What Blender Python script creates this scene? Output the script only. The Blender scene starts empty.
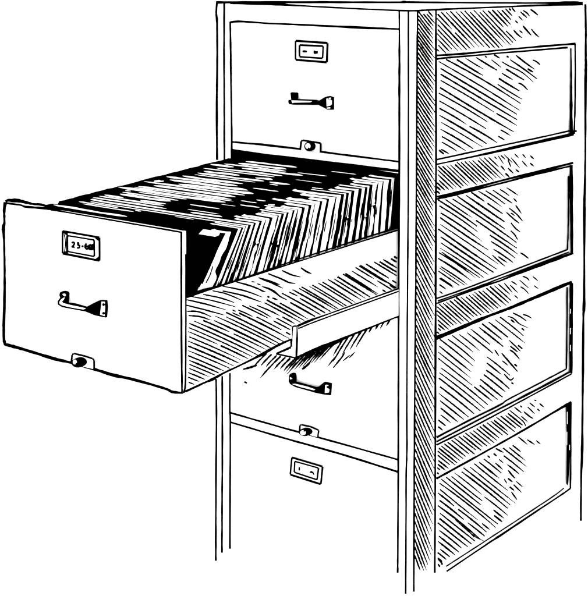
import bpy, math, random
from mathutils import Vector, Matrix
rnd = random.Random(7)
S = bpy.context.scene
col = S.collection

# ------------------------------------------------------------------ camera
F_PX, CX, CY = 1220.0, 294.0, -3.4
YAW, PITCH, ROLL = math.radians(41.8), math.radians(2.0), math.radians(0.12)
fwd = Vector((-math.sin(YAW)*math.cos(PITCH), math.cos(YAW)*math.cos(PITCH), -math.sin(PITCH)))
right = Vector((math.cos(YAW), math.sin(YAW), 0))
up = right.cross(fwd)
rot = Matrix.Rotation(ROLL, 3, fwd)
right = rot @ right; up = rot @ up
def ray(x, y): return (fwd + right*((x-CX)/F_PX) - up*((y-CY)/F_PX))
# the near top corner of the cabinet is (0,0,top); the front is 0.40 m wide
rc, rl = ray(417.0, 10.2), ray(216.6, 2.4)
# camera C = -d*rc ; point on y=0 plane through rl has x = -0.40
# C + t*rl : y: -d*rc.y + t*rl.y = 0 -> t = d*rc.y/rl.y ; x = -d*rc.x + t*rl.x = -0.40
D = -0.40/(-rc.x + rc.y/rl.y*rl.x)
rb = ray(414.0, 706.0)
tb = D*rc.y/rb.y
TOP = -(-D*rc.z + tb*rb.z)          # height of the cabinet
CAM = Vector((0, 0, TOP)) - rc*D
cd = bpy.data.cameras.new('camera'); cam = bpy.data.objects.new('camera', cd); col.objects.link(cam)
m3 = Matrix((right, up, -fwd)).transposed()
cam.matrix_world = Matrix.Translation(CAM) @ m3.to_4x4()
cd.sensor_fit = 'HORIZONTAL'; cd.sensor_width = 36; cd.lens = 36*F_PX/588
cd.shift_y = (CY-298)/588; cd.shift_x = 0
cd.clip_start = 0.05; cd.clip_end = 1000
S.camera = cam

# ------------------------------------------------------------------ materials
def mat(name, rgb, noise=0.0, scale=30):
    m = bpy.data.materials.new(name); m.use_nodes = True
    nt = m.node_tree; b = nt.nodes['Principled BSDF']
    b.inputs['Roughness'].default_value = 1.0
    b.inputs['Specular IOR Level'].default_value = 0.0
    if noise:
        n = nt.nodes.new('ShaderNodeTexNoise'); n.inputs['Scale'].default_value = scale
        t = nt.nodes.new('ShaderNodeTexCoord'); nt.links.new(t.outputs['Object'], n.inputs['Vector'])
        r = nt.nodes.new('ShaderNodeValToRGB')
        r.color_ramp.elements[0].color = (*[c*(1-noise) for c in rgb], 1)
        r.color_ramp.elements[1].color = (*rgb, 1)
        nt.links.new(n.outputs['Fac'], r.inputs['Fac']); nt.links.new(r.outputs['Color'], b.inputs['Base Color'])
    else:
        b.inputs['Base Color'].default_value = (*rgb, 1)
    return m
M_WHITE = mat('white_enamel', (0.90, 0.90, 0.90), 0.02)
M_CARD = mat('white_card', (0.88, 0.88, 0.88), 0.02, 80)
M_INK = mat('black_ink', (0.0, 0.0, 0.0))  # pen outlines, plus hatching and blackened insides that stand for shade
M_FLOOR = mat('white_floor', (0.88, 0.88, 0.88), 0.01, 3)

# ------------------------------------------------------------------ planes and meshes
class Plane:
    def __init__(s, p, n): s.p = Vector(p); s.n = Vector(n).normalized()
    def __call__(s, x, y, off=0.0):
        r = ray(x, y); q = s.p + s.n*off
        return CAM + r*((q-CAM).dot(s.n)/r.dot(s.n))
def hdir(vx):                                   # horizontal direction that vanishes at column vx
    # solve for a horizontal ray at column vx (roll is tiny)
    r0, r1 = ray(vx, -200), ray(vx, 200)
    t = r0.z/(r0.z-r1.z); r = r0.lerp(r1, t); r.z = 0
    return r.normalized()
UP = Vector((0, 0, 1))
PF = Plane((0, 0, 0), (0, -1, 0))               # cabinet front
PS = Plane((0, 0, 0), (1, 0, 0))                # cabinet side
PT = Plane((0, 0, TOP), (0, 0, 1))              # cabinet top
VD = hdir(1240)                                 # drawer runs this way (into the cabinet)
UD = -hdir(-1497)                               # drawer front runs this way (to the right)
def side_plane(p): return Plane(p, VD.cross(UP))
DS = side_plane(PF(394.5, 260))                 # outer face of the drawer's right wall
DR = side_plane(PF(398.6, 300))                 # outer face of the slide rail
nDF = UP.cross(-UD).normalized()
if nDF.dot(CAM-DS(186, 300)) < 0: nDF = -nDF
PLATE_BACK = DS(186, 300)
_fr = Plane(PLATE_BACK, nDF)
# plate front: shift toward the camera until the right edge falls at column 181.5
def plate_front():
    lo, hi = 0.0, 0.08
    def colx(p):
        d = p-CAM; return CX+F_PX*d.dot(right)/d.dot(fwd)
    for _ in range(50):
        mid = (lo+hi)/2
        if colx(PLATE_BACK-VD*mid) > 181.5: lo = mid
        else: hi = mid
    return lo
PLATE_T = plate_front()
DF = Plane(PLATE_BACK-VD*PLATE_T, nDF)
INK = 0.0004

def smooth(pts, n=6):
    if len(pts) < 3: 
        a, b = pts; k = max(2, int(math.hypot(b[0]-a[0], b[1]-a[1])/8))
        return [tuple(a[j]+(b[j]-a[j])*i/k for j in range(len(a))) for i in range(k+1)]
    P = [pts[0]]+list(pts)+[pts[-1]]; out = []
    for i in range(1, len(P)-2):
        p0, p1, p2, p3 = P[i-1:i+3]
        for k in range(n):
            t = k/n
            out.append(tuple(0.5*((2*p1[j])+(-p0[j]+p2[j])*t+(2*p0[j]-5*p1[j]+4*p2[j]-p3[j])*t*t+(-p0[j]+3*p1[j]-3*p2[j]+p3[j])*t**3) for j in range(len(p1))))
    out.append(tuple(P[-2])); return out

class MB:
    def __init__(s, white=None): s.v = []; s.f = []; s.m = []; s.white = white or M_WHITE
    def face(s, pts, m=0):
        i = len(s.v); s.v += [Vector(p) for p in pts]; s.f.append(list(range(i, i+len(pts)))); s.m.append(m)
    def solid(s, front, back, mf=0, ms=0, mb=None):
        n = len(front); s.face(front, mf); s.face(list(reversed(back)), ms if mb is None else mb)
        for i in range(n):
            j = (i+1) % n; s.face([front[j], front[i], back[i], back[j]], ms)
    def box(s, lo, hi, m=0):
        x0, y0, z0 = lo; x1, y1, z1 = hi
        a = [Vector((x0, y0, z0)), Vector((x1, y0, z0)), Vector((x1, y0, z1)), Vector((x0, y0, z1))]
        b = [p+Vector((0, y1-y0, 0)) for p in a]; s.solid(a, b, m, m)
    def slab(s, pl, px, off=0.0, th=0.003, m=0, ms=None):        # pixel outline on a plane, given real thickness
        f = [pl(x, y, off) for x, y in px]; b = [p-pl.n*th for p in f]
        s.solid(f, b, m, m if ms is None else ms)
    def shell(s, pl, pts, th, m=1):                              # outline with its own stand-off at each corner
        f = [pl(x, y, o) for x, y, o in pts]; b = [p-pl.n*min(th, o) for p, (x, y, o) in zip(f, pts)]
        s.solid(f, b, m, m)
    def inkpoly(s, pl, px, off=INK, m=1): s.face([pl(x, y, off) for x, y in px], m)
    def line(s, pl, pts, w=1.5, off=INK, wob=0.12, taper=(1, 1), m=1, sm=True):   # ink line on a plane
        w = w+0.55
        q = [(p[0], p[1], (p[2]+0.55) if len(p) > 2 else w) for p in pts]
        c = smooth(q) if sm else q
        if len(q) == 2 and sm: c = smooth(q)
        n = len(c); L = []; R = []
        for i, (x, y, ww) in enumerate(c):
            a = c[max(0, i-1)]; b = c[min(n-1, i+1)]
            dx, dy = b[0]-a[0], b[1]-a[1]; l = math.hypot(dx, dy) or 1; nx, ny = -dy/l, dx/l
            t = i/max(1, n-1)
            k = taper[0]+(1-taper[0])*min(1, t/0.25) if t < 0.25 else (taper[1]+(1-taper[1])*min(1, (1-t)/0.35) if t > 0.65 else 1)
            h = ww*k*0.5*(1+rnd.uniform(-wob, wob)); o = rnd.uniform(-wob, wob)*0.5
            L.append(pl(x+nx*(h+o), y+ny*(h+o), off)); R.append(pl(x-nx*(h-o), y-ny*(h-o), off))
        for i in range(n-1): s.face([L[i], R[i], R[i+1], L[i+1]], m)
    def disc(s, pl, x, y, rx, ry, off=INK, m=1, n=20, th=0):
        p = [(x+rx*math.cos(2*math.pi*i/n), y+ry*math.sin(2*math.pi*i/n)) for i in range(n)]
        if th: s.slab(pl, p, off, th, m)
        else: s.inkpoly(pl, p, off, m)
    def build(s, name, parent=None, origin=None):
        o0 = Vector(origin) if origin is not None else Vector((0, 0, 0))
        if parent is not None and origin is None: o0 = Vector(parent['_o'])
        me = bpy.data.meshes.new(name)
        me.from_pydata([tuple(p-o0) for p in s.v], [], s.f)
        me.materials.append(s.white); me.materials.append(M_INK)
        me.polygons.foreach_set('material_index', s.m); me.update()
        o = bpy.data.objects.new(name, me); col.objects.link(o)
        if parent is not None:
            o.parent = parent
        else: o.location = o0
        o['_o'] = list(o0)
        return o
def T(x0, y0, s):                                # read coordinates off an enlarged crop
    return lambda pts: [(x0+p[0]/s, y0+p[1]/s) + tuple(p[2:]) for p in pts]

def inside(poly, x, y):
    c = False; n = len(poly)
    for i in range(n):
        x1, y1 = poly[i]; x2, y2 = poly[(i+1) % n]
        if (y1 > y) != (y2 > y) and x < (x2-x1)*(y-y1)/(y2-y1)+x1: c = not c
    return c
def shade_hatch(mb, pl, poly, slope, pitch, w=1.15, off=INK, brk=0.10, jit=0.15, holes=(), trim=(2, 3), curve=0.0, avoid=()):  # fills an outline with pen strokes that draw shade
    av = []
    for q in avoid:
        for p in smooth(list(q), 8): av.append(p[:2])
    def near(x, y): return any(abs(x-a) < 2.6 and abs(y-c) < 2.6 and (x-a)**2+(y-c)**2 < 5.5 for a, c in av)
    xs = [p[0] for p in poly]; ys = [p[1] for p in poly]; x0, x1 = min(xs), max(xs)
    s = slope if callable(slope) else (lambda x: slope)
    g = [0.0]; step = 0.6; n = int((x1-x0)/step)+1
    for i in range(n): g.append(g[-1]+s(x0+i*step)*step)
    y0 = min(ys)-g[-1]
    while y0 < max(ys):
        y0 += pitch*rnd.uniform(1-jit, 1+jit)
        tilt = rnd.uniform(-0.010, 0.010); run = []; runs = []
        bend = rnd.uniform(-0.4, 1)*curve
        for i in range(n+1):
            x = x0+i*step; y = y0+g[i]+tilt*(x-x0)
            if inside(poly, x, y) and not any(inside(h, x, y) for h in holes) and not near(x, y): run.append((x, y))
            elif run: runs.append(run); run = []
        if run: runs.append(run)
        for r in runs:
            if len(r) < 5: continue
            a = int(rnd.uniform(0, trim[0])/step); b = int(rnd.uniform(0, trim[1])/step)
            r = r[a:len(r)-b] if len(r) > a+b+4 else r
            pieces = [r]
            if len(r) > 45 and rnd.random() < brk*2.2:
                k = int(len(r)*rnd.uniform(0.35, 0.8)); gp = int(rnd.uniform(1.5, 4)/step)
                pieces = [r[:k], r[k+gp:]]
            for p in pieces:
                if len(p) < 4: continue
                k = max(1, len(p)//7); q = p[::k]
                if q[-1] != p[-1]: q.append(p[-1])
                ww = w*rnd.uniform(0.8, 1.25); m = len(q)-1
                q = [(x, y-bend*math.sin(math.pi*i/max(1, m))*len(p)*step*0.04, ww) for i, (x, y) in enumerate(q)]
                if len(q) > 2: mb.line(pl, q, off=off, taper=(rnd.uniform(.5, 1), rnd.uniform(0.25, .7)), wob=0.16)

def thing(name, label, cat, loc, group=None):
    o = bpy.data.objects.new(name, None); col.objects.link(o); o.location = loc
    o['label'] = label; o['category'] = cat; o['_o'] = list(loc)
    if group: o['group'] = group
    return o

# ------------------------------------------------------------------ setting
fl = MB(M_FLOOR)
fl.face([(-150, -100, 0), (150, -100, 0), (150, 200, 0), (-150, 200, 0)])
floor = fl.build('floor'); floor['kind'] = 'structure'

# ------------------------------------------------------------------ the cabinet
cab = thing('file_cabinet', 'tall white four-drawer filing cabinet outlined and shade-hatched in black ink, second drawer pulled out', 'filing cabinet', (0, 0, 0))
WL = -0.40
DEPTH = PS(585.0, 100).y
def z_at(pl, x, y): return pl(x, y).z
# opening levels on the front plane
zt = [TOP]
b = MB()
XO0, XO1 = PF(231, 100).x, PF(399.2, 100).x       # clear opening between the posts
def zF(x, y): return PF(x, y).z
z1b = (zF(231.5, 142)+zF(398, 161.6))/2
z2t = (zF(231.5, 151)+zF(398, 170.4))/2
z2b = zF(398.6, 316)-0.004
z3b = (zF(230.5, 412.5)+zF(398, 460))/2
z4t = (zF(230.5, 422.5)+zF(398, 471.8))/2
e = 0.004
# carcass walls
b.box((WL, 0.002, 0.0), (XO0, 0.03, TOP-0.002))                     # left post behind the face
b.box((XO1, 0.002, 0.0), (-e, 0.03, TOP-0.002))
b.box((WL, 0.03, 0.0), (WL+0.006, DEPTH-0.002, TOP-0.002))           # left side
b.box((-0.010, 0.03, 0.0), (-e, DEPTH-0.002, TOP-0.002))             # right side
b.box((WL+0.006, DEPTH-0.010, 0.0), (-0.010, DEPTH-0.002, TOP-0.002), 1)  # back wall black, standing for the shade inside
b.box((XO0, 0.002, z2t), (XO1, 0.03, z1b+0.001))                     # rail above the open drawer
# the face: posts and rails, with their ink
EDGE = [(417.6, 10.4), (417.2, 60), (416.6, 150), (416.3, 200), (415.6, 300), (414.7, 400), (414.1, 500), (413.8, 592)]
b.box((WL, 0.0, 0.0), (XO0, 0.002, TOP))
b.box((XO1, 0.0, 0.0), (-e, 0.002, TOP))
b.box((XO0, 0.0, zF(300, 26)), (XO1, 0.002, TOP))
b.box((XO0, 0.0, z2t), (XO1, 0.0019, z1b))
b.box((XO0, 0.0, z4t), (XO1, 0.002, z3b))
b.box((XO0, 0.0, 0.0), (XO1, 0.002, 0.05))
# inside of the opening blacked in to stand for its shade
b.box((XO0+0.0001, 0.0025, z2b+.0002), (XO0+0.0012, DEPTH-0.011, z2t-0.0006), 1)
b.box((XO0+0.003, 0.031, z2t-0.0005), (XO1, DEPTH-0.011, z2t+0.004), 1)
b.box((XO1-0.0008, 0.0025, z2b+.0002), (XO1-0.0001, DEPTH-0.011, z2t-0.0006), 1)
b.inkpoly(PF, [(231, 151), (231, 153.5), (398.5, 172.5), (398.5, 170.5)])
L = b.line
L(PF, [(217.1, 1), (216.2, 12), (217, 24), (217.2, 60), (216.7, 110), (217, 160)], 1.8)
L(PF, [(224.2, 3), (224, 60), (224.2, 110), (224.4, 166)], 1.5)
L(PF, [(230.1, 21.5), (230.6, 50), (231, 90), (231.6, 130), (231.6, 167)], 1.5)
L(PF, [(216.1, 379), (216.5, 420), (216, 480), (215.8, 540), (215.8, 561)], 1.6)
L(PF, [(222.2, 376), (222.3, 450), (222, 520), (221.9, 553)], 1.5)
L(PF, [(229.9, 373), (229.8, 412), (230.3, 422), (230, 500), (229.9, 549)], 1.5)
L(PF, [(399.2, 10.5, 1.2), (399.4, 60, 1.8), (399.3, 100, 1.9), (399.2, 200, 1.8), (398.6, 300, 1.7), (398.4, 400, 1.8), (398.2, 470, 1.7), (397.8, 540, 1.5), (397.6, 573, 1.5)])
L(PF, [(408.4, 10.5), (408.4, 100), (408.2, 200), (407.4, 300), (406.8, 400), (406.9, 450), (406.2, 474), (405.9, 540), (405.6, 594)], 1.4)
# top rail of the face and its lines
L(PF, [(230, 22.3, 1.8), (240, 21.4, 1.8), (270, 23.4, 1.4), (300, 24.6, 1.6), (360, 27.5, 2.2), (398.5, 29, 1.5)])
L(PF, [(231.5, 141.8, 1.5), (250, 143.5, 1.4), (262, 144.5, 2), (300, 149, 1.5), (350, 155.5, 1.6), (398.5, 161.6, 1.5)])
L(PF, [(231.5, 151, 1.6), (300, 158.6, 1.6), (398.5, 170.6, 1.6)])
L(PF, [(230.5, 412.8), (280, 427), (340, 443.4), (398, 459.8)], 1.5)
L(PF, [(230.5, 422.3, 1.5), (280, 437, 1.5), (330, 451, 1.9), (360, 460, 1.7), (398, 472, 1.9)])
# the hatched corner post on the side, the side's rails and back post
E0 = 0.0
def side(px, th=e): b.slab(PS, px, 0.0, th)
def ex(y):
    for (xa, ya), (xb, yb) in zip(EDGE, EDGE[1:]):
        if y <= yb: return xa+(xb-xa)*(y-ya)/(yb-ya)
    return 413.8
def low(x): return 900
yb0 = lambda x: 706-(x-414)*0.80
b.box((-e, 0.0, 0.0), (0, PS(435.8, 100).y, TOP))                        # corner post
b.box((-e, PS(573.5, 100).y, 0.0), (0, DEPTH, TOP))                      # back post
y0, y1 = PS(435.8, 100).y+0.0001, PS(573.5, 100).y-0.0001
pan = [((436.6, 57), (575, 45.5), (573.9, 134), (436.6, 162)), ((436.6, 197.6), (573, 163.5), (573, 252.5), (436.6, 300.5)),
       ((436.6, 338.3), (571.3, 282.5), (571.3, 373), (436.6, 443)), ((436.6, 478.6), (571.3, 403), (570.5, 487), (436.6, 577))]
def rail(ta, tb_, ba, bb):
    b.slab(PS, [ta, tb_, bb, ba], 0.0, e)
def S3(y, z): return Vector((0, y, z))
edges = [(TOP, TOP)]
for (tl, tr, br, bl) in pan: edges += [(PS(*tl).z, PS(*tr).z), (PS(*bl).z, PS(*br).z)]
edges.append((0.0, 0.0))
for k in range(0, len(edges), 2):
    (ta, tbb), (ba, bb) = edges[k], edges[k+1]
    f = [S3(y0, ba), S3(y1, bb), S3(y1, tbb), S3(y0, ta)]
    b.solid(f, [p-Vector((e, 0, 0)) for p in f])
PP = Plane((-0.0025, 0, 0), (1, 0, 0))                                    # the sunk panels
L(PS, [(x, y, 1.5) for x, y in EDGE])
L(PS, [(436, 10, 1.4), (436, 60, 1.9), (436.1, 140, 1.6), (436, 200, 1.7), (435.7, 300, 1.8), (435.4, 400, 1.7), (435.2, 500, 1.5), (434.8, 573, 1.6)])
L(PS, [(585.4, 4, 2), (585.9, 30, 1.7), (585.8, 58, 2.1), (586, 63, 2.2), (585.6, 84, 2.2), (585.4, 150, 1.6), (584.8, 190, 1.9), (584.4, 208, 2.6), (584.3, 270, 1.7), (584, 308, 2.6), (583.4, 318, 1.7), (583, 370, 2.3), (582.6, 410, 1.7), (582.2, 450, 2.3), (581.3, 476, 1.7), (580.9, 521, 1.7)])
# ink strokes drawing the shade down the corner post
y = -20.0
while y < 582:
    y += (3.9+max(0, y)/500*4.6)*rnd.uniform(.88, 1.12)
    xl = ex(max(y, 11)); xr = 435.4
    dy = 21+max(0, y)/500*29; dy *= rnd.uniform(0.97, 1.03)
    pts = []
    t1 = rnd.uniform(0.86, 1.0)
    if y > 470: t1 = rnd.uniform(0.72, .92)
    for k in range(7):
        t = k/6*t1; px = xl+0.8+(xr-xl-0.8)*t; py = y+dy*(t+0.10*t*(1-t))
        if py > 11 and py < 589-(px-413)*1.1: pts.append((px, py))
    if len(pts) > 2: L(PS, pts, rnd.uniform(1.05, 1.5), taper=(0.8, 0.4), wob=0.18)
# bands between the panels, their shade drawn in pen strokes
band = [([(437, 11), (512, 8), (518, 14), (512, 24), (514, 34), (517, 44), (514, 47), (437, 54)], 1.06, 5.0),
        ([(437, 166), (500, 153), (508, 158), (508, 170), (512, 177), (437, 195)], 0.95, 4.4),
        ([(437, 303), (500, 283), (508, 282), (512, 290), (513, 304), (437, 335)], 0.88, 4.6),
        ([(437, 446), (500, 415), (506, 412), (518, 415), (524, 427), (437, 476)], 0.80, 4.5)]
DONE = []
def dashes(mb, pl, tile, lst, w=1.2):  # single short strokes of the same drawn shade
    DONE.extend([tile(q) for q in lst])
    for q in lst: mb.line(pl, tile(q), w*rnd.uniform(.85, 1.2), taper=(0.7, 0.5))
t = T(488, 0, 5.88)
dashes(b, PS, t, [[(205, 60), (228, 75), (245, 95)], [(250, 55), (272, 70), (295, 90)], [(180, 95), (205, 120)], [(160, 120), (178, 138)], [(190, 68), (230, 104)],
    [(205, 150), (230, 180), (255, 208)], [(255, 170), (278, 198), (302, 220)], [(150, 175), (175, 203), (200, 222)], [(185, 178), (205, 195)], [(105, 180), (165, 240)], [(140, 45), (163, 72)]], 1.3)
t = T(488, 100, 5.88)
dashes(b, PS, t, [[(155, 315), (182, 342)], [(203, 318), (222, 340)], [(248, 326), (270, 347)], [(135, 338), (188, 402)], [(200, 358), (232, 394)], [(247, 370), (270, 390)],
    [(162, 408), (185, 425)], [(95, 320), (145, 370)], [(118, 350), (135, 395)], [(118, 400), (150, 432)], [(60, 328), (92, 375)], [(38, 332), (52, 348)], [(75, 385), (100, 415)]], 1.2)
t = T(488, 200, 5.88)
dashes(b, PS, t, [[(203, 448), (228, 458), (245, 475)], [(262, 448), (295, 477)], [(270, 503), (297, 522)], [(185, 470), (240, 518)], [(190, 510), (215, 525), (240, 553)],
    [(137, 477), (172, 500)], [(130, 500), (175, 545)], [(155, 560), (178, 580)], [(95, 488), (145, 545)]], 1.2)
t = T(488, 400, 5.88)
dashes(b, PS, t, [[(303, 20), (328, 42)], [(290, 52), (305, 66)], [(243, 15), (277, 43)], [(233, 40), (275, 82)], [(210, 68), (245, 97), (268, 110)], [(195, 95), (233, 128)],
    [(155, 42), (200, 78)], [(127, 60), (205, 125), (222, 155)], [(188, 32), (203, 46)], [(272, 0), (286, 6)]], 1.2)
for poly, sl, pi in band: shade_hatch(b, PS, poly, sl, pi, 1.3, brk=0.10, avoid=DONE)
# ink lines round the panels, on the frame plane
L(PS, [(436.6, 55.4, 1.7), (460, 53.9, 2.0), (480, 52, 1.6), (500, 50.1, 1.6), (540, 46.4, 1.7), (575.8, 43.6, 1.9)])
L(PS, [(436.6, 59, 1.5), (450, 57.4, 1.6), (480, 55, 1.3), (500, 53, 1.3), (545, 49.4, 1.5), (568, 47.4, 1.6)])
L(PS, [(575.2, 43.5), (575.3, 80), (575, 110), (574.3, 134)], 1.3)
L(PS, [(570.9, 48, 1.2), (571.2, 75, 1.6), (571.2, 100, 2.4), (571.3, 130, 2.8), (571.7, 134.5, 2.6)])
L(PS, [(436.6, 159.6), (500, 145.9), (540, 137.4), (570.5, 130.6)], 1.3)
L(PS, [(436.6, 164.4, 1.3), (470, 157.3, 1.5), (500, 150.7, 2.4), (540, 141.6, 2.9), (574, 134, 2.6)])
L(PS, [(573, 131.5), (577, 131)], 1.6)
L(PS, [(436.6, 196.7, 1.3), (455, 193, 2.4), (500, 180.9, 1.5), (540, 171, 2.0), (573.4, 162.7, 1.9)])
L(PS, [(436.6, 199, 1.3), (455, 194.6, 2.4), (500, 183.6, 1.5), (530, 175.6, 2.0), (570, 166.2, 1.3)])
L(PS, [(571.4, 165, 2.6), (571.3, 180, 3.4), (571.4, 200, 3.2), (571.8, 225, 2.8), (572, 253, 2.2)])
L(PS, [(568.6, 176, 1), (568.3, 220, 1.2), (567.6, 250, 1.2)])
L(PS, [(436.6, 298.5), (460, 290.5), (500, 275.4), (540, 260), (567.5, 249.6)], 1.2)
L(PS, [(437.6, 301, 1.0), (470, 289.5, 1.0), (500, 278.4, 1.0), (569, 252, .9)])
L(PS, [(436.6, 303.5, 1.1), (480, 287.5, 1.6), (500, 280.8, 1.5), (520, 272.6, 2.6), (550, 261.5, 2.8), (573.4, 253, 2.2)])
L(PS, [(436.2, 338, 4.2), (450, 332.5, 3.4), (480, 319.6, 3.4), (490, 315.5, 2.4), (510, 308, 2.8), (535, 297.5, 3.0), (555, 289, 3.2), (572, 281.8, 2.4)])
L(PS, [(567.2, 287, 1.2), (567, 325, 1.3), (566.4, 369, 1.2)])
L(PS, [(571, 283, 2.4), (570.9, 300, 2.0), (570.8, 330, 2.4), (570.6, 373, 2.0)])
L(PS, [(572.5, 283), (571.9, 373.8)], 1.2)
L(PS, [(570.6, 309), (570.6, 313.5)], -0.15, off=2*INK, m=0); L(PS, [(570.6, 328), (570.6, 334)], -0.15, off=2*INK, m=0); L(PS, [(570.5, 345), (570.5, 351)], -0.15, off=2*INK, m=0)
L(PS, [(436.6, 437.5, 1.6), (470, 420, 1.6), (500, 405, 1.4), (508.4, 399.4, 1.2), (540, 383, 1.2), (566.6, 368.9, 1.2)])
L(PS, [(436.6, 441.8, 1.3), (500, 408.7, 1.4), (540, 388, 1.9), (569.6, 372, 1.4)])
L(PS, [(436.6, 445, 1.5), (470, 428.4, 1.4), (500, 412.6, 1.3), (523.7, 399.8, 1.2), (571.6, 374, 1.3)])
L(PS, [(436.4, 478.8, 2.0), (460, 465.8, 1.8), (488, 450.3, 1.6), (520, 432.3, 1.7), (550, 414.6, 1.7), (564, 406.4, 2.2), (571.5, 402, 2.4)])
b.inkpoly(PS, [(565.8, 404.6), (571.5, 401.4), (571.0, 440), (569.4, 470), (568.0, 486), (566.2, 484), (566.8, 440)])
L(PS, [(567.3, 412), (567.4, 424)], -0.15, off=2*INK, m=0); L(PS, [(566.9, 432), (566.8, 445)], -0.15, off=2*INK, m=0)
L(PS, [(569.6, 445), (569.6, 450)], -0.15, off=2*INK, m=0)
L(PS, [(571, 402), (570.9, 450), (570.6, 488.5)], 1.2)
L(PS, [(446.5, 571.6, 1.2), (488, 543.6, 1.5), (500, 535.8, 2.0), (530, 515.7, 1.5), (560, 495.8, 1.4), (570.6, 488.3, 1.4)])
L(PS, [(446, 566.6, 1.0), (488, 539.4, 1.0), (520, 518.4, 1.0), (553.5, 496.2, 1.0), (564, 488, .8)])
body = b.build('body', cab)

tp = MB()
tp.box((WL, 0.0001, TOP-0.0019), (-0.0001, DEPTH, TOP+0.0002))
TPL = Plane((0, 0, TOP+0.0002), (0, 0, 1))
tp.line(TPL, [(216.3, 2.3, 2.2), (250, 2.1, 2.0), (300, 2.0, 1.7), (330, 2.0, 1.7), (400, 2.1, 1.5), (404, 1.6, 2.2), (412, 2.0, 1.5), (500, 2.7, 1.3), (545, 2.9, 1.6), (570, 2.2, 2.2), (583, 2.8, 1.8)])
tp.line(PF, [(230, 3.0, 1.6), (270, 4.0, 2.2), (300, 5.6, 1.6), (340, 7.8, 1.3), (398, 10.4, 1.5), (417, 10.6, 1.6)], off=.0005)
tp.line(PS, [(417, 10.6, 1.6), (440, 9.4, 1.7), (488, 7.4, 1.3), (539, 5.4, 1.6), (583, 4.0, 2.4)], off=.0005)
tp.build('top_panel', cab)

# sunk side panels with their shade drawn as strokes
pz = [
 ([(437.5, 60), (470, 57), (500, 54), (516, 55), (532, 66), (537, 76), (527, 82), (520, 92), (525, 104), (521, 116), (519, 130), (508, 139), (500, 143), (472, 151), (440, 157)], lambda x: 0.60, 6.6,
  [[(490, 118), (502, 126), (494, 140), (486, 132)], [(484, 70), (500, 74), (496, 84), (488, 80)]]),
 ([(437.5, 200), (470, 192), (500, 187), (512, 187), (522, 197), (520, 206), (523, 220), (521, 233), (517, 245), (520, 258), (500, 272), (455, 290), (438, 296)], lambda x: 0.68, 6.0,
  [[(478, 224), (486, 228), (492, 252), (484, 246)], [(505, 205), (509, 205), (512, 232), (507, 228)]]),
 ([(437.5, 340), (470, 328), (500, 315), (512, 315), (528, 327), (525, 345), (519, 358), (517, 372), (513, 390), (500, 402), (445, 430), (438, 434)], lambda x: 0.80, 6.9,
  [[(478, 352), (484, 352), (484, 374), (476, 384), (474, 378)], [(503, 336), (506, 336), (510, 360), (505, 358)]]),
 ([(437.5, 481), (465, 466), (500, 449), (512, 444), (524, 452), (528, 466), (523, 474), (514, 486), (518, 500), (509, 516), (505, 523), (480, 541), (447, 562), (437, 562)], lambda x: 0.80, 6.0,
  [[(484, 500), (490, 503), (492, 516), (484, 510)], [(503, 462), (506, 462), (508, 486), (503, 482)]])]
ds = [
 (T(488, 0, 5.88), [[(262, 352), (285, 362), (308, 382)], [(165, 325), (215, 365), (275, 408)], [(20, 350), (80, 398)], [(130, 350), (210, 405), (290, 465)], [(178, 487), (205, 500), (235, 530)], [(80, 362), (125, 388), (200, 425), (268, 483)]]),
 (T(488, 200, 5.88), [[(162, 30), (180, 55), (197, 80)], [(135, 133), (160, 165), (192, 190)], [(133, 180), (158, 205), (175, 235)], [(190, 310), (215, 325), (240, 345)], [(108, 72), (150, 110), (185, 138)], [(125, 48), (170, 85), (205, 125)], [(25, 323), (65, 360), (100, 390)], [(150, -10), (172, 12)]]),
 (T(488, 300, 5.88), [[(205, 85), (230, 92), (258, 108)], [(145, 75), (190, 98), (228, 125)], [(115, 95), (150, 108), (185, 140), (235, 163)], [(125, 237), (160, 270), (192, 303)], [(127, 292), (155, 312), (187, 350)], [(80, 312), (130, 370), (175, 422)], [(40, 292), (65, 330)], [(95, 435), (130, 470), (155, 455)]]),
 (T(488, 400, 5.88), [[(178, 217), (232, 262)], [(230, 233), (275, 263)], [(283, 238), (310, 260)], [(118, 413), (140, 440), (160, 462)], [(165, 478), (205, 513)], [(150, 497), (198, 545)], [(137, 540), (172, 588)], [(95, 465), (113, 492)], [(45, 285), (92, 310)], [(43, 370), (88, 410)], [(65, 348), (92, 372)]])]
for k in range(4):
    p = MB(); tl, tr, br, bl = pan[k]
    z = [PS(*q).z for q in (tl, tr, br, bl)]
    f = [Vector((-0.0025, y0, z[3]-0.0)), Vector((-0.0025, y1, z[2])), Vector((-0.0025, y1, z[1])), Vector((-0.0025, y0, z[0]))]
    p.solid(f, [q-Vector((0.0012, 0, 0)) for q in f])
    poly, sl, pi, holes = pz[k]
    DONE.clear(); dashes(p, PP, ds[k][0], ds[k][1], 1.25)
    shade_hatch(p, PP, poly, sl, pi, 1.32, holes=holes, brk=0.12, trim=(3, 4), curve=0.8, avoid=DONE)
    if k == 1:
        shade_hatch(p, PP, [(438, 252), (450, 250), (486, 275), (470, 285), (440, 293)], 0.68, 9.0, 0.8)
    if k == 3:
        for q in ([(438, 505), (460, 522), (476, 540)], [(455, 520), (474, 536), (484, 541)]): p.line(PP, q, 0.8, taper=(.3, .3))
        for q in ([(438, 559), (441, 562), (442.5, 565)], [(438, 564), (440, 567)]): p.line(PP, q, 1.5)
    if k == 0:
        for q in ([(439, 150), (444, 154)],): p.line(PP, q, 1.5)
    o = p.build('side_panel', cab)

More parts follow.
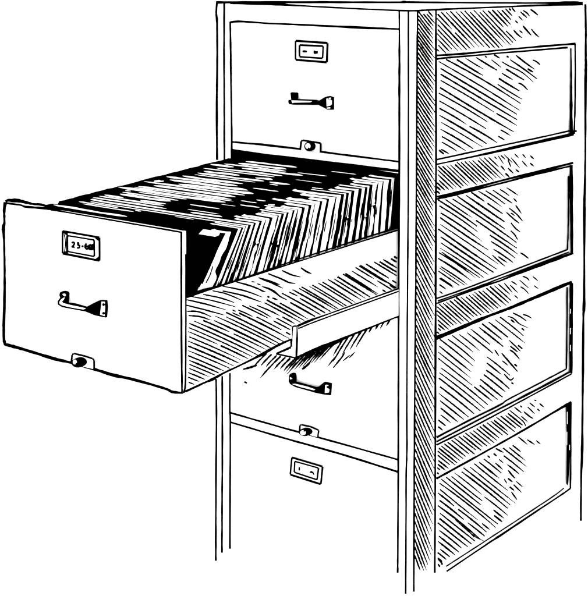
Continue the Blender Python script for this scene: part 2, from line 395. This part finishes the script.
# ------------------------------------------------------------------ closed drawers
def hoff(pts, bar_y, x0, x1, hi=0.014, lo=0.003):
    out = []
    for x, y in pts:
        if x < x0 and y < bar_y: o = lo
        elif x <= x1[0]: o = hi
        elif x >= x1[1]: o = lo
        else: o = hi+(lo-hi)*(x-x1[0])/(x1[1]-x1[0])
        out.append((x, y, o))
    return out
def handle_1(pl):
    h = MB(); t = T(280, 80, 7.45)
    h.shell(pl, [(x, y, .003 if y < 94 else .008) for x, y in t([(76, 98), (82, 91), (120, 93), (128, 98), (126, 145), (82, 145), (80, 120)])], .003)
    h.shell(pl, [(x, y, o) for (x, y), o in zip(t([(62, 148), (126, 142), (260, 147), (290, 155), (292, 186), (100, 185), (68, 181), (60, 165)]), [.008, .008, .008, .007, .007, .008, .008, .008])], .003)
    h.shell(pl, [(x, y, o) for (x, y), o in zip(t([(288, 155), (330, 128), (350, 121), (350, 220), (290, 188)]), [.007, .004, .003, .003, .007])], .003)
    h.shell(pl, [(x, y, .003) for x, y in t([(349, 121), (365, 118), (395, 128), (395, 222), (349, 221)])], .0028)
    h.inkpoly(pl, t([(85, 152), (240, 157), (225, 165), (100, 168), (92, 172)]), .0088, 0)  # highlight on the bar, put in as a white patch
    h.inkpoly(pl, t([(346, 140), (360, 136), (362, 150), (386, 152), (386, 180), (374, 190), (348, 196)]), .0036, 0)
    h.inkpoly(pl, t([(366, 133), (378, 131), (378, 145), (366, 146)]), .0036, 0)
    h.inkpoly(pl, t([(348, 206), (374, 203), (374, 211), (350, 212)]), .0036, 0)
    return h
def handle_2(pl):
    h = MB(); t = T(50, 280, 8.4)
    h.shell(pl, [(x, y, o) for (x, y), o in zip(t([(80, 105), (95, 97), (115, 94), (140, 99), (152, 112), (150, 140), (145, 192), (100, 195), (84, 150), (77, 130)]), [.003]*6+[.010, .010, .006, .003])], .003)
    h.shell(pl, [(x, y, .010) for x, y in t([(84, 148), (62, 178), (65, 208), (100, 230), (180, 245), (290, 265), (308, 264), (308, 233), (300, 228), (200, 199), (140, 192), (110, 180)])], .003)
    h.shell(pl, [(x, y, o) for (x, y), o in zip(t([(296, 230), (360, 196), (410, 172), (428, 170), (420, 308), (380, 300), (290, 264)]), [.010, .006, .003, .003, .003, .004, .010])], .003)
    h.shell(pl, [(x, y, .003) for x, y in t([(427, 170), (470, 172), (476, 230), (468, 318), (418, 308)])], .0028)
    h.inkpoly(pl, t([(105, 118), (125, 115), (134, 126), (126, 137), (112, 130)]), .0042, 0)
    h.inkpoly(pl, t([(112, 152), (123, 146), (116, 162), (98, 184), (112, 195), (170, 211), (240, 225), (300, 239), (280, 246), (230, 239), (160, 226), (104, 212), (81, 200), (79, 186), (94, 163)]), .0112, 0)  # white highlight painted along the bar
    h.inkpoly(pl, t([(434, 182), (460, 184), (462, 225), (458, 302), (422, 290)]), .0036, 0)
    h.disc(pl, 50+449/8.4, 280+207/8.4, 1.5, 1.6, .0042); h.disc(pl, 50+449/8.4, 280+280/8.4, 1.5, 1.5, .0042)
    return h
def handle_3(pl):
    h = MB(); t = T(280, 360, 9.8)
    h.shell(pl, [(x, y, o) for (x, y), o in zip(t([(88, 150), (100, 134), (120, 128), (142, 132), (151, 155), (151, 222), (90, 226), (82, 210)]), [.003]*5+[.009, .009, .007])], .003)
    h.shell(pl, [(x, y, .009) for x, y in t([(84, 216), (100, 240), (150, 268), (300, 310), (352, 326), (352, 270), (260, 245), (150, 215), (120, 205)])], .003)
    h.shell(pl, [(x, y, o) for (x, y), o in zip(t([(346, 270), (380, 260), (430, 218), (440, 217), (438, 342), (400, 335), (346, 324)]), [.009, .006, .003, .003, .003, .005, .009])], .003)
    h.shell(pl, [(x, y, .003) for x, y in t([(437, 217), (500, 232), (492, 348), (436, 341)])], .0028)
    h.inkpoly(pl, t([(99, 168), (126, 186), (100, 206)]), .006, 0)
    h.inkpoly(pl, t([(120, 236), (150, 234), (270, 263), (345, 289), (330, 296), (200, 264)]), .0105, 0)  # bar highlight drawn as white colour
    h.inkpoly(pl, t([(444, 246), (472, 244), (474, 252), (455, 256), (455, 272), (476, 282), (484, 292), (478, 318), (440, 322)]), .0036, 0)
    return h
def holder(pl, t, outer, inner, wo, wi):
    h = MB(); O = t(outer); I = t(inner)
    for i in range(4):
        j = (i+1) % 4
        h.slab(pl, [O[i], O[j], I[j], I[i]], 0.0016, 0.0015, 0)
        h.line(pl, [O[i], O[j]], wo[i], off=0.002, wob=0.06); h.line(pl, [I[i], I[j]], wi[i], off=0.002, wob=0.06)
    return h
def card(pl, t, inner):
    c = MB(M_CARD); c.slab(pl, t(inner), 0.0009, 0.0008, 0); return c

d = MB()
q = [(XO0+.001, zF(300, 26)-.001), (XO1-.001, zF(300, 26)-.001), (XO1-.001, z1b+.001), (XO0+.001, z1b+.001)]
d.box((XO0+.0001, 0.0002, z1b+.0001), (XO1-.0001, 0.0018, zF(300, 26)-.0001))
drawer1 = d.build('drawer', cab)
t9 = T(280, 30, 9.8)
holder(PF, t9, [(152, 105), (466, 127), (458, 316), (152, 291)], [(190, 147), (423, 157), (417, 277), (190, 262)], [2.0, 1.9, 1.9, 1.4], [1.7, 1.3, 1.5, 1.5]).build('label_holder', drawer1)
c = card(PF, t9, [(190, 147), (423, 157), (417, 277), (190, 262)])
c.line(PF, t9([(218, 209), (242, 209), (266, 211)]), 1.9, off=.0014, taper=(.5, .5))
c.inkpoly(PF, t9([(328, 200), (340, 198), (352, 206), (372, 202), (372, 230), (345, 236), (330, 234), (326, 218)]), .0014)
c.build('label_card', drawer1)
handle_1(PF).build('handle', drawer1)
def latch(pl, plate, lw, knob, white, tt, wm=0):
    l = MB(); P_ = tt(plate)
    l.slab(pl, P_, 0.0014, 0.0013, 0)
    for a, b_ in zip(P_[:-1], P_[1:]): l.line(pl, [a, b_], lw, off=.0018, wob=.06)
    (kx, ky, rx, ry) = knob; l.disc(pl, kx, ky, rx, ry, .006, 1, 22, .0058)
    (kx, ky, rx, ry) = white; l.disc(pl, kx, ky, rx, ry, .0064, 0)  # highlight on the knob painted as a white disc
    return l
t8 = T(280, 80, 7.45)
lt = latch(PF, [(150, 522), (158, 455), (168, 448), (303, 470), (302, 540)], 1.5, (308.9, 146.4, 4.8, 4.8), (307.9, 146.0, 2.6, 2.8), t8)
lt.disc(PF, 308.5, 148.3, .9, .8, .0068); lt.build('latch', drawer1)

d = MB()
d.box((XO0+.0001, 0.0002, z3b+.0001), (XO1-.0001, 0.0018, z2b))
d.line(PF, [(244.2, 381.9), (247, 383.2)], 1.5)
# shadow of the slide rail, drawn as ink strokes on the drawer below
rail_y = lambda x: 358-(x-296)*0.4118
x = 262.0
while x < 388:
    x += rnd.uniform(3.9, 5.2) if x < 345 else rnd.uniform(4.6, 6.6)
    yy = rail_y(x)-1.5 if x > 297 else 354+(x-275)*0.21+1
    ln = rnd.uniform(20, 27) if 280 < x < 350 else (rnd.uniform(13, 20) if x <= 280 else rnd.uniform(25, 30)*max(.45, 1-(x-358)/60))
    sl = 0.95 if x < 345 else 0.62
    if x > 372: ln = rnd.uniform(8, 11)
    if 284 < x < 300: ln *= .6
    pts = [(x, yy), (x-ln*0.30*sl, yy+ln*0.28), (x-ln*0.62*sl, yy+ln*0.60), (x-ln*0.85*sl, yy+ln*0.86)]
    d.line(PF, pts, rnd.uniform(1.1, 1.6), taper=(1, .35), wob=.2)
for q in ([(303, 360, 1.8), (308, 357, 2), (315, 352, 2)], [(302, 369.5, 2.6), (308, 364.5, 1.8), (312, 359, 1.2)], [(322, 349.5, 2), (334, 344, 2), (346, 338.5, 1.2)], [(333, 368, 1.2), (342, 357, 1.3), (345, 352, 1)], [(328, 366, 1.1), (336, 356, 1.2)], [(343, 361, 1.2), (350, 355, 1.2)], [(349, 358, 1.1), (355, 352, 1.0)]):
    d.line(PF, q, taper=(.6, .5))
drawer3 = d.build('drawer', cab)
handle_3(PF).build('handle', drawer3)
t7 = T(280, 410, 7.45)
lt = latch(PF, [(144, 165), (149, 114), (158, 110), (225, 124), (288, 152), (281, 202)], 1.3, (304.7, 432.4, 6.0, 4.0), (303.0, 432.7, 2.8, 2.4), t7)
lt.disc(PF, 304.2, 431.2, .9, .8, .0068); lt.build('latch', drawer3)
d = MB()
d.box((XO0+.0001, 0.0002, .0501), (XO1-.0001, 0.0018, z4t-.0001))
drawer4 = d.build('drawer', cab)
holder(PF, t7, [(88, 354), (317, 422), (304, 554), (76, 482)], [(109, 383), (287, 433), (276, 521), (106, 465)], [1.6, 1.6, 1.8, 1.5], [1.2, 1.4, 1.2, 1.2]).build('label_holder', drawer4)
c = card(PF, t7, [(109, 383), (287, 433), (276, 521), (106, 465)])
c.line(PF, t7([(143, 425), (143, 453)]), 1.3, off=.0014)
c.inkpoly(PF, t7([(216, 464), (232, 452), (250, 462), (258, 486), (250, 486), (242, 474), (226, 470)]), .0014)
c.build('label_card', drawer4)

# ------------------------------------------------------------------ the open drawer
od = MB()
wall_in = -DS.n*0.002
LEN_B = (DS(186, 300)-DS(394.5, 300)).length+0.12
sa, sb = DS(186.4, 297.2), DS(394.5, 230.4)
ztop = (sa.z+sb.z)/2
# right wall: outline from the photograph on its own plane, then 2 mm thick, carried on inside the cabinet
far = VD*0.30
ro = [DS(186.4, 391), DS(262, 353.4), DS(291, 338.5), DS(394.5, 300), DS(394.5, 300)+far, DS(394.5, 230.4)+far, DS(394.5, 230.4), DS(186.4, 297.2)]
od.solid(ro, [p+wall_in for p in ro], 0, 0, 1)  # inner face blacked in for the shade inside the drawer
OD = od.line
# width of the drawer box: measured between the two posts
WD = (DS(394.5, 200)-side_plane(PF(232.5, 200)).p).dot(DS.n)*0.965
SHW = UD/UD.dot(DS.n)
WFRONT = 0.284                                                  # the box narrows to sit behind its front
def lat(p): return WFRONT+(WD-0.002-WFRONT)*max(0, min(1, (p-ro[0]).dot(VD)/0.05))
ro2 = ro[:1]+[ro[0].lerp(ro[1], .5)]+ro[1:7]+[ro[6].lerp(ro[7], .9)]+ro[7:]
lo = [p-SHW*lat(p) for p in ro2]
od.solid(lo, [p+wall_in for p in lo], 1, 1)  # left wall black too, shade put in as colour
zb = DS(291, 338.5).z+0.004                                    # floor of the drawer
A0 = DS(186.4, 300)+wall_in+VD*.002; A1 = A0+VD*(LEN_B+0.15)
def atz(p, z): return Vector((p.x, p.y, z))
Am = A0+VD*.05
fl_ = [atz(A0, zb), atz(A1, zb), atz(A1-SHW*(WD-.004), zb), atz(Am-SHW*(WD-.004), zb), atz(A0-SHW*(WFRONT-.002), zb)]
od.solid(fl_, [p-UP*.003 for p in fl_], 1, 1)  # drawer floor inked black as shade
# ink on the wall
OD(DS, [(186.8, 297.4, 1.6), (210, 289.6, 1.1), (260, 273.6, 1.1), (320, 254.6, 1.1), (398, 230, 1.4)])
OD(DS, [(188, 296, 2.2), (200, 291.6, 3.2), (215, 287.4, 2.2), (240, 279.2, 1.1), (320, 252, 1.0), (398, 227.4, 1.6)])
OD(DS, [(186, 391.4, 1.8), (205, 382.5, 1.8), (212, 379.6, 2.6), (225, 372.5, 1.6), (245, 363, 1.5), (262, 354.4, 2.6), (276, 346.4, 2.2), (291, 339.4, 1.4)])
OD(DS, [(243, 369.4, 1.3), (250, 367.4, 2.2), (257, 365.2, 1.4)])
sl = lambda x: 0.40+0.22*max(0, min(1, (x-187)/150))
zone = [(187.4, 320), (200, 321), (215, 315), (228, 311), (240, 305), (252, 303), (262, 298), (280, 292), (300, 287), (318, 283), (330, 278), (350, 270), (362, 264), (382, 259), (394.5, 256), (398, 257), (398, 288), (345, 307), (294, 325), (291, 328), (291, 338), (262, 353), (225, 371), (188, 388)]
DONE.clear()
t6 = T(180, 270, 5.88)
dashes(od, DS, t6, [[(40, 175), (150, 200), (272, 235)], [(38, 207), (150, 235), (258, 265)], [(42, 243), (110, 246), (185, 275)], [(50, 268), (120, 275), (180, 295)],
    [(60, 155), (190, 180), (330, 218)], [(135, 143), (240, 165), (320, 192)], [(190, 122), (270, 140), (368, 180)], [(250, 95), (380, 122), (485, 160)], [(250, 123), (370, 150), (480, 190)],
    [(330, 70), (420, 95), (505, 130)], [(460, 45), (530, 65), (590, 88)], [(420, 68), (445, 72)], [(452, 80), (478, 90)], [(480, 95), (540, 122), (592, 160)], [(520, 20), (590, 52)],
    [(340, 235), (378, 250), (430, 275)], [(405, 210), (480, 245), (540, 280)], [(450, 207), (530, 240), (588, 270)], [(305, 250), (360, 275)]], 1.25)
t6 = T(260, 220, 7.35)
dashes(od, DS, t6, [[(300, 350), (340, 378), (380, 395)], [(160, 370), (230, 402), (300, 420)], [(60, 395), (150, 430), (210, 458), (262, 468)], [(0, 430), (80, 460), (170, 503)],
    [(30, 490), (100, 520), (145, 560), (200, 588)], [(0, 515), (38, 530)], [(215, 530), (280, 560)], [(90, 572), (130, 588)]], 1.35)
shade_hatch(od, DS, zone, sl, 4.45, 1.35, brk=0.12, trim=(2, 1.0), jit=.12, avoid=DONE)  # shade on the drawer wall, drawn as ink strokes
opened = od.build('drawer', cab)

sr = MB()                                                       # slide rail outside the wall
r1 = [DR(297.5, 326.2), DR(296.5, 357.5), DR(398.6, 315.6), DR(398.6, 315.6)+VD*.3, DR(398.6, 289.5)+VD*.3, DR(398.6, 289.5)]
RT = (DR.p-DS.p).dot(DS.n)
sr.solid(list(reversed(r1)), list(reversed([p-DS.n*(RT-0.0006) for p in r1])), 0, 0)
sr.line(DR, [(297.3, 326.4), (297, 340), (296.3, 357.6)], 1.9)
sr.line(DR, [(296, 358, 1.4), (305, 354, 2.4), (320, 347.6, 3.4), (335, 341.8, 2.6), (360, 331.6, 1.6), (398.4, 316.4, 1.2)])
sr.line(DR, [(296, 326.8, 1.8), (310, 320.6, 2.2), (330, 313.4, 1.1), (398.4, 288.6, 1.2)])
sr.line(DR, [(298.5, 328.6, 1.2), (310, 323.8, 1.1), (330, 316.3, 1.1), (398.4, 291.4, 1.2)])
# end of the channel, facing the drawer front
EP = Plane(DR(297, 340)-VD*.0006, -VD)
EPl = EP
sr.inkpoly(EPl, [(291.6, 327.6), (297.3, 326.4), (296.3, 358), (276, 353), (291, 347.4)], 0.0, 0)
sr.line(EPl, [(291.9, 327, 2.2), (291.5, 336, 2.0), (291.2, 347, 1.4)], off=.0006); sr.line(EPl, [(291.6, 327.8), (294, 326.2), (297, 326.2)], 1.2, off=.0006)
sr.line(EPl, [(291, 347.2, 2.0), (284, 350.4, 2.0), (276, 353.8, 1.6)], off=.0006)
sr.line(EPl, [(276, 354), (286, 356), (296.5, 358.2)], 1.2, off=.0006)
sr.build('slide_rail', cab)

fp = MB()
pf = [(4.6, 202.6), (181.6, 232.2), (182, 391.8), (5, 344.8)]
ff = [DF(*q) for q in pf]
fp.solid(ff, [p+VD*(PLATE_T-.0002) for p in ff], 0, 0)
fp.line(DF, [(5.4, 202, 3.2), (4.2, 210, 2.4), (4.4, 222, 2.2), (3.4, 228, 3.4), (4.0, 240, 1.9), (4.6, 270, 2.0), (4.4, 305, 2.4), (3.8, 325, 2.6), (4.0, 340, 2.8), (5.4, 345, 2.6)])
fp.line(DF, [(5.2, 203, 1.8), (20, 205, 1.5), (26, 206.8, 2.0), (45, 208.4, 2.2), (60, 211.2, 1.4), (120, 221.6, 1.4), (182, 232.4, 1.5)])
fp.line(DF, [(4.6, 344.4, 2.4), (13, 346.4, 3.2), (30, 351.4, 2.6), (55, 359, 3.0), (72, 363, 2.4), (100, 371, 2.6), (112, 374.8, 3.2), (135, 380, 2.6), (165, 388.6, 2.3), (172, 391.8, 2.8), (183, 393, 1.8)])
fp.line(DF, [(181.4, 232), (181.3, 280), (181.5, 340), (182, 392)], 1.8)
PE = side_plane(DS.p+DS.n*0.0002)
fp.line(PE, [(186.0, 232, 1.3), (185.9, 260, 1.4), (185.9, 330, 1.4), (185.6, 380, 1.5), (184.4, 391, 1.4)])
fp.line(PE, [(183, 392.6, 1.8), (187, 390.6, 1.6)])
# ink along the plate's top
PTT = Plane((0, 0, DF(100, 218.5).z), UP)
edge = [DF(4.6, 202.6), DF(181.6, 232.2)]
def pix(p):
    d_ = p-CAM; k = d_.dot(fwd); return (CX+F_PX*d_.dot(right)/k, CY-F_PX*d_.dot(up)/k)
bk = [pix(p+VD*(PLATE_T-.001)) for p in edge]
DBK = Plane(PLATE_BACK-VD*.0005, nDF)
fp.line(DBK, [(5.5, 202, 3.0), (9, 200.6, 3.6), (18, 200.6, 3.4), (27, 202.6, 2.8), (33, 204.0, 1.8), (40, 204.4, 2.4), (48, 206.2, 1.8), (60, 207.6, 1.5), (90, 213.2, 1.2), (130, 220.4, 1.2), (184, 230, 1.3)])
fp.build('drawer_front', opened)
t2 = T(50, 220, 9.8)
hl = holder(DF, t2, [(122, 108), (484, 172), (486, 400), (122, 328)], [(168, 153), (432, 196), (434, 358), (168, 308)], [1.8, 1.6, 2.0, 1.5], [1.3, 1.5, 1.2, 1.7])
for q in ([(118, 104), (172, 112), (176, 150), (160, 152), (140, 135), (120, 135)], [(445, 165), (488, 172), (488, 208), (470, 205), (442, 185)], [(488, 402), (488, 350), (465, 365), (438, 385), (440, 394)], [(120, 330), (120, 318), (160, 305), (178, 312), (172, 342)]):
    hl.inkpoly(DF, t2(q), .0024)
hl.line(DF, t2([(138, 140), (150, 200), (150, 260), (140, 312)]), 0.6, off=.0024)
hl.build('label_holder', opened)
c = card(DF, t2, [(168, 153), (432, 196), (434, 358), (168, 308)])
for q, w in (([(212, 228), (222, 219), (236, 223), (236, 240), (212, 268)], 1.5), ([(210, 266), (225, 264), (242, 272)], 1.5), ([(262, 222), (286, 226)], 1.5), ([(284, 226), (272, 243), (288, 252), (286, 272), (262, 272)], 1.5),
             ([(307, 255), (330, 260)], 1.5), ([(357, 228), (345, 252), (348, 274), (362, 284), (376, 272), (366, 256), (350, 262)], 1.6),
             ([(405, 245), (385, 252), (384, 278), (402, 288), (420, 276), (420, 250), (405, 245)], 2.2), ([(398, 262), (408, 272)], 2)):
    c.line(DF, t2(q), w, off=.0014)
c.build('label_card', opened)
handle_2(DF).build('handle', opened)
t5 = T(0, 320, 5.88)
lt = latch(DF, [(418, 258), (424, 204), (434, 197), (490, 210), (545, 228), (553, 236), (553, 288)], 1.5, (77.9, 362.9, 6.6, 4.9), (74.8, 362, 1.9, 2.3), t5)
lt.disc(DF, 76.2, 363.8, .9, .9, .0068); lt.build('latch', opened)

# ------------------------------------------------------------------ folders in the open drawer
DO = side_plane(DS.p-DS.n*0.004)                                 # right edges of the folders
WF = WD-0.012
dark = [[(136, 212), (145, 210.6), (200, 218.4), (213, 221), (213, 224), (200, 222.5), (150, 216.5), (135, 214.5)],  # folder tops inked black where lower folders leave shade
        [(160, 203), (185, 199), (205, 202), (232, 203), (237, 196), (262, 193), (286, 199), (283, 204), (262, 205), (257, 214), (225, 217), (200, 213), (172, 210)],
        [(290, 167), (330, 170), (370, 175), (362, 178), (345, 179), (352, 183), (325, 190), (300, 189), (298, 196), (275, 192), (268, 186), (300, 183), (272, 180), (285, 175)],
        [(236, 186), (262, 181), (277, 186), (300, 196), (285, 199), (262, 193)]]
topline = lambda x: 230.6-(x-233)*0.327
botline = lambda x: 293.6-(x-200)*0.3207
lean = lambda xb: 22 if xb < 205 else (22-(xb-205)*0.10 if xb < 275 else 15-(xb-275)*0.095)
xb = 213.5; specs = [(194, 212.0, 225.0, 228.6, 233.5, 0)]
while xb < 392:
    step = rnd.choice((4.8, 5.8, 6.4, 7.4, 8.8))*rnd.uniform(.92, 1.08); w0 = step*rnd.uniform(.28, .55); w1 = step*rnd.uniform(.50, .82)
    xt = xb+lean(xb)+rnd.uniform(-0.4, .4)+(3 if xb < 220 else 0)
    specs.append((xb+step*.1, xb+step*.1+w0, xt, xt+w1, topline(xt)+rnd.uniform(-0.3, 0.5), 1)); xb += step
bottom_drop = 0.0
GROUP = 'folders standing on edge in the open drawer'
for i, (a0, a1, c0, c1, yt, kind) in enumerate(specs):
    mb = MB(M_CARD)
    bl, br = DO(a0, botline(a0)), DO(a1, botline(a1)); tl, tr = DO(c0, yt), DO(c1, topline(c1)+(yt-topline(c0)))
    nx_ = specs[i+1] if i+1 < len(specs) else (a1+1.5, 0, c1+1.2, 0, topline(c1+1.2), 1)
    if kind == 0: nx_ = (a1+1, 0, 231.5, 0, 231.8, 1)
    bq, tq = DO(nx_[0]-.25, botline(nx_[0]-.25)), DO(nx_[2]-.2, nx_[4])      # where the next folder begins
    # carry the folder down to the drawer floor
    def down(t_, b_):
        k = (zb+.001-b_.z)/(b_.z-t_.z); p = b_+(b_-t_)*k
        lim = -(PLATE_T+.010); q0 = (b_-DF.p).dot(DF.n); q1 = (p-DF.p).dot(DF.n)
        if q1 > lim: p = b_+(b_-t_)*k*max(0.02, (lim-q0)/(q1-q0))
        return p
    fl0, fr0 = down(tl, bl), down(tr, br)
    fq0 = down(tq, bq)
    if kind == 0: fl0 = bl+(bl-tl)*.12; fr0 = br+(br-tr)*.12; fq0 = bq+(bq-tq)*.12
    sh = -UD*WF
    def colr(t): return tl+sh*t
    L_ = [p+sh for p in (fl0, fr0, tr, tl)]
    # whole folder inked black as the shade between folders; the pale paper edges are drawn on it as pen-like streaks
    mb.face([fl0, fq0, tq, tl], 1); mb.face([tl, tq, tq+sh, tl+sh], 1)
    mb.face([fl0, tl, tl+sh, fl0+sh], 1); mb.face([fq0, fq0+sh, tq+sh, tq], 1)
    mb.face([fl0+sh, tl+sh, tq+sh, fq0+sh], 1); mb.face([fl0, fl0+sh, fq0+sh, fq0], 1)
    wf = rnd.choice((.36, .44, .5, .58, .68)) if kind else .80
    wt = min(.8, wf*rnd.uniform(.85, 1.2)) if kind else .6
    def streak(fn, ta, tb3, w, off, ends=(True, True), crest=None, n=26, u0=.06, wob=.05):
        A, B_ = [], []; ph = rnd.uniform(0, 6); ph2 = rnd.uniform(0, 6)
        for q in range(n+1):
            t_ = ta+(tb3-ta)*q/n; f = q/n
            k_ = 1.0
            if ends[0]: k_ = min(k_, .12+f/.10)
            if ends[1]: k_ = min(k_, .12+(1-f)/.10)
            k_ = min(1, k_); ww = w*(1+.16*math.sin(ph+f*9)+.08*math.sin(ph2+f*23))*k_
            if crest: ww = max(ww, crest(f)*w)
            c_ = u0+w*.5*(1-k_)+wob*.5*math.sin(ph2+f*5)
            A.append(fn(max(.01, c_), t_)+off); B_.append(fn(min(.98, c_+ww), t_)+off)
        for q in range(n): mb.face([A[q], A[q+1], B_[q+1], B_[q]], 0)
    side_fn = lambda u, t: bl.lerp(bq, u).lerp(tl.lerp(tq, u), t)
    top_fn = lambda u, t: tl.lerp(tq, u)+sh*t
    o1, o2 = DO.n*.0003, UP*.0003
    cr = rnd.uniform(1.0, 1.5)
    crest = (lambda f: 1+(cr-1)*max(0, (f-.8)/.2)) if kind else None
    if kind and a1-a0 > 0 and (bq-bl).length > 0 and rnd.random() < .35:      # forked edge: two thin slivers
        m_ = rnd.uniform(.35, .6)
        streak(side_fn, 0, 1, wf*.42, o1, (False, False)); streak(side_fn, rnd.uniform(0, .3), 1, wf*.40, o1, (True, False), u0=.12+wf*.5)
    elif kind and rnd.random() < .3:
        m_ = rnd.uniform(.3, .6); streak(side_fn, 0, m_, wf*1.05, o1, (False, True)); streak(side_fn, m_+.02, 1, wf*.8, o1, (True, False), crest, u0=.1)
    else: streak(side_fn, 0, 1, wf, o1, (False, False), crest)
    N = 60; state = []
    left_ink = rnd.uniform(0.03, 0.15) if rnd.random() < .8 else .02
    jx = rnd.uniform(-7, 7)
    for k in range(N):
        t_ = (k+.5)/N; x_, y_ = pix(tl.lerp(tr, .5)+sh*t_)
        w_ = t_ < 1-left_ink and not any(inside(q, x_+jx*(.5+.5*math.sin(i*3.1)), y_) for q in dark)
        state.append(w_)
    if kind == 0: state = [(k < 5 or 31 < k < 58) for k in range(N)]
    if rnd.random() < .35:
        g = rnd.randrange(4, N-6)
        for k in range(g, min(N, g+rnd.randrange(2, 7))): state[k] = False
    # state may flip inside a dark patch: a stray pale streak
    if rnd.random() < .2:
        g = rnd.randrange(8, N-16)
        for k in range(g, g+rnd.randrange(4, 12)): state[k] = True if kind else False
    k = 0
    while k < N:
        j = k
        while j < N and state[j] == state[k]: j += 1
        if state[k]:
            a, b2 = k/N, j/N
            streak(top_fn, a, b2, wt, o2, (a > 0, True), (lambda f: 1+(cr-1)*max(0, 1-f*12)) if a == 0 else None, n=max(5, int((b2-a)*50)), u0=.08, wob=.10)
        elif kind and rnd.random() < .6 and j-k > 8:               # thin stray lines inside the dark patches
            g = k+rnd.uniform(.1, .5)*(j-k); h_ = g+rnd.uniform(.15, .5)*(j-k)
            streak(top_fn, g/N, min(j, h_)/N, wt*.38, o2, (True, True), n=10, u0=.2)
        k = j
    org = atz((fl0+fr0)/2+sh*.5, fl0.z)
    # hand-drawn lines on the wider edges
    wpx = a1-a0
    if kind == 0:
        for q in ([(199, 287), (207, 271), (215, 252)], [(206, 283), (210, 275), (213, 266)], [(202, 284), (211, 264), (219, 245)]): mb.line(DO, q, .9, off=.0004)
    elif rnd.random() < .7:
        u = rnd.uniform(.3, .7); k0, k1 = sorted((rnd.uniform(.05, .5), rnd.uniform(.5, .95)))
        f_ = lambda t: (a0+(c0-a0)*t+((a1-a0)*(1-t)+(c1-c0)*t)*u, botline(a0)+(yt-botline(a0))*t)
        mb.line(DO, [f_(k0), f_((k0+k1)/2), f_(k1)], .75, off=.0004, taper=(.3, .3))
    fo = mb.build('file_folder', None, org)
    fo['category'] = 'folder'; fo['group'] = GROUP
    if i == 0:
        fo['label'] = 'foremost leaning folder with a white tab, right behind the open drawer front'
        tb2 = MB(M_CARD); PL0 = Plane(tl, (UP.cross(-UD)).normalized() if (UP.cross(-UD)).dot(CAM-tl) > 0 else (-UP.cross(-UD)).normalized())
        tb2.slab(PL0, [(197.6, 235.2), (203, 229.6), (219.5, 232), (218, 235.4), (213, 237.6), (206, 237.2)], 0.004, .0015, 0)
        tb2.build('index_tab', fo, None)
    elif i == len(specs)-1: fo['label'] = 'rearmost visible white folder, nearest the cabinet post at the back of the open drawer'
    else: fo['label'] = 'thin upright white folder packed between others in the open drawer, gap shade inked black beside it'

for o in bpy.data.objects:
    if '_o' in o.keys(): del o['_o']

# ------------------------------------------------------------------ light: an even white world, with unseen fill lamps added
w = bpy.data.worlds.new('World'); S.world = w; w.use_nodes = True
bg = w.node_tree.nodes['Background']; bg.inputs['Color'].default_value = (1, 1, 1, 1); bg.inputs['Strength'].default_value = 1.0
def area(loc, tgt, size, power):
    l = bpy.data.lights.new('added_fill', 'AREA'); l.size = size; l.energy = power
    o = bpy.data.objects.new('added_fill', l); col.objects.link(o); o.location = loc
    o.rotation_euler = (Vector(tgt)-Vector(loc)).to_track_quat('-Z', 'Y').to_euler()
area(CAM+Vector((-1.5, -1.5, 1.2)), (-.2, 0, TOP*.4), 2.5, 15)
area(CAM+Vector((2.5, 1.0, 0.8)), (0, .3, TOP*.4), 2.5, 35)
area(CAM+Vector((-.3, 0, -.9)), (-.2, 0, TOP*.65), 1.2, 22)  # added low lamp, lifts the grey around the third drawer
S.view_settings.view_transform = 'Standard'; S.view_settings.look = 'None'
S.view_settings.exposure = 1.05; S.view_settings.gamma = 1
S.render.engine = 'CYCLES'
S.cycles.diffuse_bounces = 6; S.cycles.max_bounces = 8
print('TOP', TOP, 'DEPTH', DEPTH, 'CAM', CAM, 'PLATE_T', PLATE_T, 'WD', WD, 'folders', len(specs))
